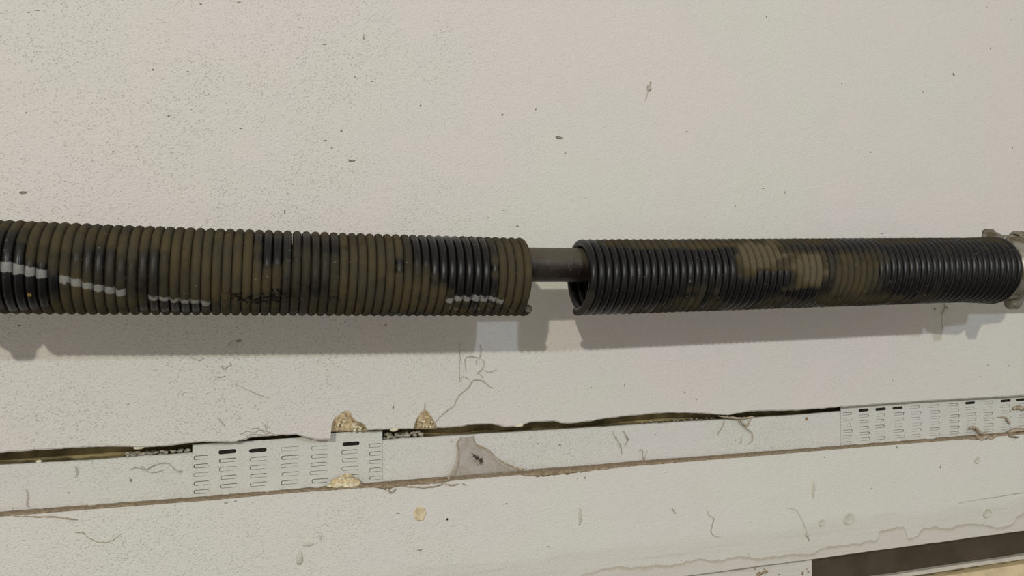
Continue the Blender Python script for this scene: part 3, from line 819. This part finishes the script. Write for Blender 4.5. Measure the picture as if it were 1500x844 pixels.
# ------------------------------------------------------------------ shaft
ZS = 0.0113
RS = 0.0128
def s_of(u, dd=0.0):
    return (D + dd) * math.tan(TH + math.atan((u - 750.0) / F))
def shaft():
    root = empty('torsion_shaft', (0.2, -W, ZS))
    tag(root, 'dark brown steel tube shaft running through both spring halves', 'shaft')
    vs, fs = [], []; n = 40
    xs = list(np.linspace(-0.62, 1.3, 60))
    for x in xs:
        for k in range(n):
            a = 2 * PI_ * k / n
            vs.append((x - 0.2, RS * math.cos(a), RS * math.sin(a)))
    for i in range(len(xs) - 1):
        for k in range(n):
            fs.append((i * n + k, i * n + (k + 1) % n, i * n + n + (k + 1) % n, i * n + n + k))
    # hollow ends
    fs += [tuple(range(n)), tuple((len(xs) - 1) * n + k for k in range(n))]
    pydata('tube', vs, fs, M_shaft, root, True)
    # rolled seam and a scuff collar seen in the gap
    for u0, u1, rr, nm in ((829, 832, 0.00018, 'scuff_ring'),):
        bm = bmesh.new()
        xa, xb = s_of(u0), s_of(u1)
        rings = []
        for x, r in ((xa, RS), (xa + .0006, RS + rr), (xb - .0006, RS + rr), (xb, RS)):
            rings.append([bm.verts.new((x - 0.2, r * math.cos(2 * PI_ * k / n), r * math.sin(2 * PI_ * k / n))) for k in range(n)])
        for i in range(3):
            for k in range(n): bm.faces.new((rings[i][k], rings[i][(k + 1) % n], rings[i + 1][(k + 1) % n], rings[i + 1][k]))
        from_bm(nm, bm, M_shaft, root, True)
shaft()

# ------------------------------------------------------------------ the two halves of the broken spring
RM, RW, PITCH = 0.0260, 0.00310, 0.00612
def z_left(x): return float(np.interp(x, [s_of(-120), s_of(0), s_of(150), s_of(300), s_of(550), s_of(775)], [.0090, .0080, .0066, .0054, .0034, .0020]))
def z_right(x): return float(np.interp(x, [s_of(845), s_of(1100), s_of(1400), s_of(1500)], [.0018, .0046, .0086, .0084]))

def on_coil(u, v, zf):
    """pixel -> (x along the spring, arc length round it) on its front"""
    r = ray(u, v); R = RM + RW
    x = s_of(u)
    for _ in range(6):
        zc = zf(x)
        # (y + W)^2 + (z - zc)^2 = R^2
        oy, oz = CAM.y + W, CAM.z - zc
        a = r.y ** 2 + r.z ** 2; b = 2 * (oy * r.y + oz * r.z); c = oy * oy + oz * oz - R * R
        disc = b * b - 4 * a * c
        if disc < 0:
            sgn = 1 if v < 405 else -1
            return x, R * (PI_ / 2 * 0.95) * sgn
        t = (-b - math.sqrt(disc)) / (2 * a)
        p = CAM + r * t
        x = p.x
    return x, R * math.atan2(p.z - zc, -(p.y + W))          # 0 at the front, up positive

def blobs_xy(bl, zf):
    out = []
    for (u, v, ru, rv, amp) in bl:
        x, arc = on_coil(u, v, zf)
        k = (s_of(u + 5) - s_of(u - 5)) / 10.0
        out.append((x, arc, ru * k, rv * 0.00052, amp))
    return out
def seg_xy(segs, zf):
    out = []
    for pts, hw, amp in segs:
        q = [on_coil(u, v, zf) for u, v in pts]
        out.append((np.array(q), hw * 0.00047, amp))
    return out

def coil_mesh(name, x0, x1, a_start, a_end, zf, dust0, dblobs, oblobs, psegs, root, flare=None, seed=0):
    """wire wound so that it climbs on the front as x grows; a = 0 at the front, up positive"""
    turns = (a_end - a_start) / (2 * PI_)
    per = 96; K = 10
    N = int(turns * per)
    i = np.arange(N + 1)
    a = a_start + (a_end - a_start) * i / N
    x = x0 + (a - a_start) / (2 * PI_) * PITCH
    R = np.full(N + 1, RM)
    if flare is not None: R = R + np.array([flare(q) for q in x])
    # slight unevenness of the stacked coils
    ph = np.array([noise.noise(Vector((q / (2 * PI_) * 0.9 + seed, 3.3, 0))) for q in a])
    R = R + 0.00022 * ph
    zc = np.array([zf(q) for q in x])
    cx = x; cy = -W - R * np.cos(a); cz = zc + R * np.sin(a)
    P0 = np.stack([cx, cy, cz], 1)
    rad = np.stack([0 * a, -np.cos(a), np.sin(a)], 1)
    tan = np.gradient(P0, axis=0); tan /= np.linalg.norm(tan, axis=1)[:, None]
    bn = np.cross(tan, rad); bn /= np.linalg.norm(bn, axis=1)[:, None]
    rw = np.full(N + 1, RW)
    verts = np.zeros((N + 1, K, 3))
    for k in range(K):
        t = 2 * PI_ * k / K
        verts[:, k] = P0 + rad * (rw * math.cos(t))[:, None] + bn * (rw * math.sin(t))[:, None]
    o0 = np.array(root.location)
    vv = (verts - o0).reshape(-1, 3)
    idx = np.arange((N + 1) * K).reshape(N + 1, K)
    A = idx[:-1]; B = idx[1:]
    f = np.stack([A, np.roll(A, -1, 1), np.roll(B, -1, 1), B], 2).reshape(-1, 4)
    faces = [tuple(q) for q in f.tolist()] + [tuple(idx[0].tolist()[::-1]), tuple(idx[-1].tolist())]
    me = bpy.data.meshes.new(name); me.from_pydata(vv.tolist(), [], faces)
    bm = bmesh.new(); bm.from_mesh(me); bmesh.ops.recalc_face_normals(bm, faces=bm.faces); bm.to_mesh(me); bm.free()
    me.polygons.foreach_set('use_smooth', [True] * len(me.polygons))
    # dust, paint and oil colours, with inner-side shade painted in
    arcw = np.mod(a + PI_, 2 * PI_) - PI_
    arc = arcw * (RM + RW)
    dust = np.array([dust0 + 0.42 * noise.noise(Vector((x[q] * 26 + seed, math.cos(a[q]) * 0.9, math.sin(a[q]) * 0.9)))
                     + 0.20 * noise.noise(Vector((math.floor(a[q] / (2 * PI_) + 0.25) * 3.7 + seed, math.cos(a[q]) * 0.5, math.sin(a[q]) * .5))) for q in range(N + 1)])
    wob = np.array([noise.noise(Vector((x[q] * 90 + seed, math.cos(a[q]) * 2.5, math.sin(a[q]) * 2.5))) for q in range(N + 1)])
    def add(arr, bl):
        for (bx, ba, rx, ra, amp) in bl:
            d2 = ((x - bx) / rx) ** 2 + ((arc - ba) / ra) ** 2
            w = np.clip((1.8 - d2 * (1 + 1.1 * wob)) / 1.7, 0, 1)
            w = w * w * (3 - 2 * w)
            if amp < 0: arr = arr * (1 + amp * w)
            else: arr = arr * (1 - w) + w * np.maximum(arr, amp)
        return arr
    dust = np.clip(add(np.clip(dust, 0.05, 0.86), dblobs), 0, 1.2)
    oil = add(np.zeros(N + 1), oblobs)
    paint = np.zeros(N + 1)
    for q, hw, amp in psegs:
        ca = np.interp(x, q[:, 0], q[:, 1], left=9, right=9)
        w = np.clip(1.5 - np.abs(arc - ca) / hw, 0, 1)
        paint = np.maximum(paint, w * amp)
    col = np.ones(((N + 1), K, 4)); outer = np.clip(0.9 + 1.6 * np.cos(2 * PI_ * np.arange(K) / K), 0, 1)[None, :]; col[:, :, 0] = dust[:, None] * outer; col[:, :, 1] = paint[:, None]; col[:, :, 2] = oil[:, None]  # dust dropped on the wire's inner side to paint the coil interior's shade
    at = me.color_attributes.new('wear_shade', 'FLOAT_COLOR', 'POINT')
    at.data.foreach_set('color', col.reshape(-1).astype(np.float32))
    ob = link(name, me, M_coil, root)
    # end discs (fracture faces)
    return ob, [(P0[0], -tan[0], rad[0]), (P0[-1], tan[-1], rad[-1])]

def fracture(end, root, label):
    p, t, r = [Vector(q) for q in end]
    b = t.cross(r).normalized(); n = 16
    off = Vector(root.location)
    vs = []
    for (q, h) in ((0.0, 0.0009), (0.55, 0.0006), (0.98, 0.00015), (1.0, -0.0004)):
        if q == 0: vs.append(p + t * h - off); continue
        for k in range(n):
            a = 2 * PI_ * k / n
            j = 0.0005 * noise.noise(Vector((math.cos(a) * 2, math.sin(a) * 2, q * 5)))
            vs.append(p + (r * math.cos(a) + b * math.sin(a)) * (RW * q) + t * (h + j) - off)
    fs = [(0, 1 + k, 1 + (k + 1) % n) for k in range(n)]
    for m in range(2):
        for k in range(n):
            A = 1 + m * n; B = A + n
            fs.append((A + k, B + k, B + (k + 1) % n, A + (k + 1) % n))
    o = pydata('broken_end', vs, fs, M_bare, root)
    o['label'] = label

# left half
xl_end = s_of(774, -0.012)
# the last turn ends at the lower front, a little above the bottom
a_end = 2 * PI_ * 200 - math.radians(62)
n_left = (xl_end - s_of(-85)) / PITCH
a_start = a_end - 2 * PI_ * n_left
rootL = empty('torsion_spring', (s_of(380), -W, z_left(s_of(380))))
tag(rootL, 'left half of broken garage spring, dusty olive coils with white paint marks', 'spring', 'halves of the broken spring')
db = [(8, 375, 40, 36, -0.75), (15, 435, 55, 34, -0.92), (62, 425, 24, 30, -0.85), (150, 395, 28, 26, -0.45), (140, 365, 26, 14, -0.25), (215, 405, 26, 38, -0.55), (250, 452, 75, 10, -0.7), (320, 445, 12, 14, -0.7),
      (300, 345, 90, 14, 0.85), (90, 350, 40, 14, 0.85), (140, 445, 60, 14, 0.85), (345, 400, 50, 60, 0.85), (560, 400, 50, 60, 0.85),
      (398, 368, 20, 24, -0.75), (430, 352, 45, 20, -0.55), (470, 385, 22, 50, -0.42), (663, 372, 62, 40, -0.97), (690, 412, 48, 34, -0.95), (630, 355, 30, 30, -0.8), (600, 355, 14, 30, -.4),
      (755, 400, 18, 70, 0.85), (680, 350, 60, 4, -0.5), (560, 452, 60, 14, 0.85), (620, 440, 40, 24, 0.85)]
ob_ = [(338, 428, 8, 12, 0.85), (343, 437, 10, 9, 0.75), (308, 436, 6, 12, 0.8), (388, 440, 30, 9, 0.85), (407, 432, 18, 10, 0.82), (367, 439, 8, 6, .7), (427, 438, 14, 5, 0.62), (468, 432, 10, 10, 0.6), (490, 436, 14, 10, 0.55)]
ps = [([(-10, 389), (4, 391), (20, 394), (37, 397), (62, 402)], 6.5, 1.0), ([(84, 409), (104, 413), (136, 421), (168, 428), (191, 432)], 5.5, 0.85), ([(209, 436), (246, 440), (277, 443), (312, 447)], 5.0, 0.72),
      ([(330, 447), (345, 449)], 4, .4), ([(655, 442), (668, 439), (700, 438), (722, 439), (734, 443)], 6, 0.72), ([(650, 452), (662, 452)], 9, 0.45), ([(668, 454), (720, 454)], 4, 0.45), ([(740, 457), (775, 457)], 4, .4)]
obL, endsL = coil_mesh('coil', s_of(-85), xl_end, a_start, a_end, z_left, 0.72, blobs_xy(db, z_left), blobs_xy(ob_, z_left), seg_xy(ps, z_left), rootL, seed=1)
fracture(endsL[1], rootL, 'dull bare steel face of the snapped wire')
# a dab of yellow grease
yb = lump('grease_dab', 43, 432, 0, 0.0013, simple('yellow_grease', (0.13, 0.088, 0.02), .6, .3, 600, .4, .0003), rootL, (1, .4, 1), 2, 2)
xg, ag = on_coil(43, 432, z_left)
yb.location = Vector((xg, -W - (RM + RW) * math.cos(ag / (RM + RW)), z_left(xg) + (RM + RW) * math.sin(ag / (RM + RW)))) - rootL.location

# right half
xr0 = 0.2305
a0 = -math.radians(96)
xr1 = 0.640
n_right = (xr1 - xr0) / PITCH
def flare(x):
    t = (x - 0.596) / (xr1 - 0.596)
    t = min(1, max(0, t)); t = t * t * (3 - 2 * t)
    return 0.0014 * t
rootR = empty('torsion_spring', (s_of(1150), -W, z_right(s_of(1150))))
tag(rootR, 'right half of broken garage spring, black coils with tan dust patches', 'spring', 'halves of the broken spring')
db = [(880, 390, 70, 60, -0.95), (960, 410, 60, 50, -0.9), (1030, 385, 50, 40, -0.72), (1010, 357, 100, 12, 0.82), (930, 353, 40, 6, 0.7), (858, 440, 20, 20, 0.55), (1025, 447, 26, 14, 0.8), (1060, 358, 40, 8, 0.6), (1115, 372, 42, 34, 1.15), (1150, 420, 40, 40, 0.75), (1190, 395, 30, 34, 1.1),
      (1160, 452, 50, 8, .8), (1245, 405, 50, 45, 0.9), (1180, 362, 34, 10, -0.6), (1220, 375, 10, 30, -.5), (1240, 360, 30, 16, -.6), (1215, 420, 10, 16, -.6), (1135, 412, 34, 16, -0.92), (1095, 435, 40, 22, -1.0), (1182, 432, 18, 14, -0.85), (1070, 395, 14, 40, -.8), (1075, 365, 8, 10, -.8),
      (1280, 440, 60, 14, 0.75), (1230, 445, 30, 10, 0.7), (1345, 395, 46, 45, -0.93), (1345, 362, 50, 10, -.6), (1430, 400, 60, 60, -0.93), (1482, 405, 30, 60, -0.96), (1400, 356, 90, 10, -0.7), (1330, 443, 40, 5, .4)]
rb_ = [(1090, 437, 26, 12, .7), (1130, 410, 20, 8, .45)]
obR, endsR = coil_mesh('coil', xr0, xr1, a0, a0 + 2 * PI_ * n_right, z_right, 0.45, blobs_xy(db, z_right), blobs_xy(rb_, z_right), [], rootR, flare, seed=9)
fracture(endsR[0], rootR, 'dark ragged face of the snapped wire')

# ------------------------------------------------------------------ cast cone that holds the right end of the spring
def lathe(profile, n=36):
    """profile of (x, r) -> verts, faces about the x axis"""
    vs, fs = [], []
    for x, r in profile:
        for k in range(n):
            a = 2 * PI_ * k / n
            vs.append((x, -r * math.cos(a), r * math.sin(a)))
    for i in range(len(profile) - 1):
        for k in range(n):
            fs.append((i * n + k, i * n + (k + 1) % n, i * n + n + (k + 1) % n, i * n + n + k))
    m = len(profile) - 1
    for k in range(n): fs.append((k, (k + 1) % n, m * n + (k + 1) % n, m * n + k))      # closes the bore
    return vs, fs

def ear(name, xc, ang, length, width, thick, hole, root, x_lean=0.0, spread=1.5):
    """flat cast ear with a rounded end reaching out from the cone, optional bolt hole"""
    bm = bmesh.new()
    ca, sa = math.cos(ang), math.sin(ang)
    rd = Vector((0, -ca, sa)); td = Vector((0, sa, ca)); ax = Vector((1, 0, 0))
    r0, r1 = 0.020, length
    out = []
    for t, w in ((r0, spread), (0.024, spread * 0.9), (0.029, (1 + spread) * 0.42)):
        out.append((t, width * w))
    pts = [(t, w) for t, w in out]
    for q in range(9):
        a = PI_ / 2 - PI_ * q / 8
        pts.append((r1 - width + width * math.cos(a), width * math.sin(a)))
    pts += [(t, -w) for t, w in out[::-1]]
    def mk(p, dx): return rd * p[0] + td * p[1] + ax * (xc + dx + x_lean * (p[0] - r0))
    fr = [bm.verts.new(mk(p, -thick / 2)) for p in pts]; bk_ = [bm.verts.new(mk(p, thick / 2)) for p in pts]
    n = len(pts)
    e1, e2 = [], []
    for i in range(n):
        e1.append(bm.edges.new((fr[i], fr[(i + 1) % n]))); e2.append(bm.edges.new((bk_[i], bk_[(i + 1) % n])))
    for i in range(n): bm.faces.new((fr[i], fr[(i + 1) % n], bk_[(i + 1) % n], bk_[i]))
    if hole:
        h = []
        for dx, ed in ((-thick / 2, e1), (thick / 2, e2)):
            hv = [bm.verts.new(mk((r1 - width + hole * math.cos(2 * PI_ * k / 16), hole * math.sin(2 * PI_ * k / 16)), dx)) for k in range(16)]
            for k in range(16): ed.append(bm.edges.new((hv[k], hv[(k + 1) % 16])))
            h.append(hv)
        for k in range(16): bm.faces.new((h[0][k], h[0][(k + 1) % 16], h[1][(k + 1) % 16], h[1][k]))
    bmesh.ops.triangle_fill(bm, edges=e1, use_beauty=True); bmesh.ops.triangle_fill(bm, edges=e2, use_beauty=True)
    bmesh.ops.recalc_face_normals(bm, faces=bm.faces)
    be = [e for e in bm.edges if e.calc_face_angle(0) > 0.9]
    bmesh.ops.bevel(bm, geom=be, offset=0.0012, segments=2, affect='EDGES')
    return from_bm(name, bm, M_cast, root, True)

def cone(x, flip, label):
    root = empty('spring_cone', (x, -W, ZS))
    if flip: root.rotation_euler = (0, 0, PI_)
    tag(root, label, 'cone', 'cast cones holding the spring ends')
    # hub: threaded snout lies inside the coils, flange and collar beyond them
    prof = [(-0.012, RS + 0.0002), (-0.012, 0.0200), (-0.004, 0.0205), (0.000, 0.0250), (0.004, 0.0285), (0.008, 0.0300), (0.016, 0.0298), (0.020, 0.0270), (0.024, 0.0240), (0.050, 0.0225), (0.052, 0.0210), (0.052, RS + 0.0002)]
    vs, fs = lathe(prof)
    pydata('hub', vs, fs, M_cast, root, True)
    if not flip:
        ear('ear', 0.004, math.radians(112), 0.0385, 0.0040, 0.010, 0, root, 0.0, 4.4)
        ear('ear', 0.0175, math.radians(77), 0.0340, 0.0080, 0.009, 0.0036, root)
        ear('ear', 0.018, math.radians(-86), 0.0385, 0.0065, 0.010, 0, root, -0.1, 2.2)
        ear('ear', 0.014, math.radians(195), 0.0385, 0.0080, 0.009, 0, root)
    else:
        for k, a in enumerate((60, 150, 240, 330)):
            ear('ear', 0.012, math.radians(a), 0.0350, 0.0085, 0.012, 0, root)
    return root
cone(0.6425, False, 'grimy cast metal cone with ears gripping the right spring end')
cone(s_of(-85) - 0.009, True, 'cast metal cone gripping the outer end of the left spring half')
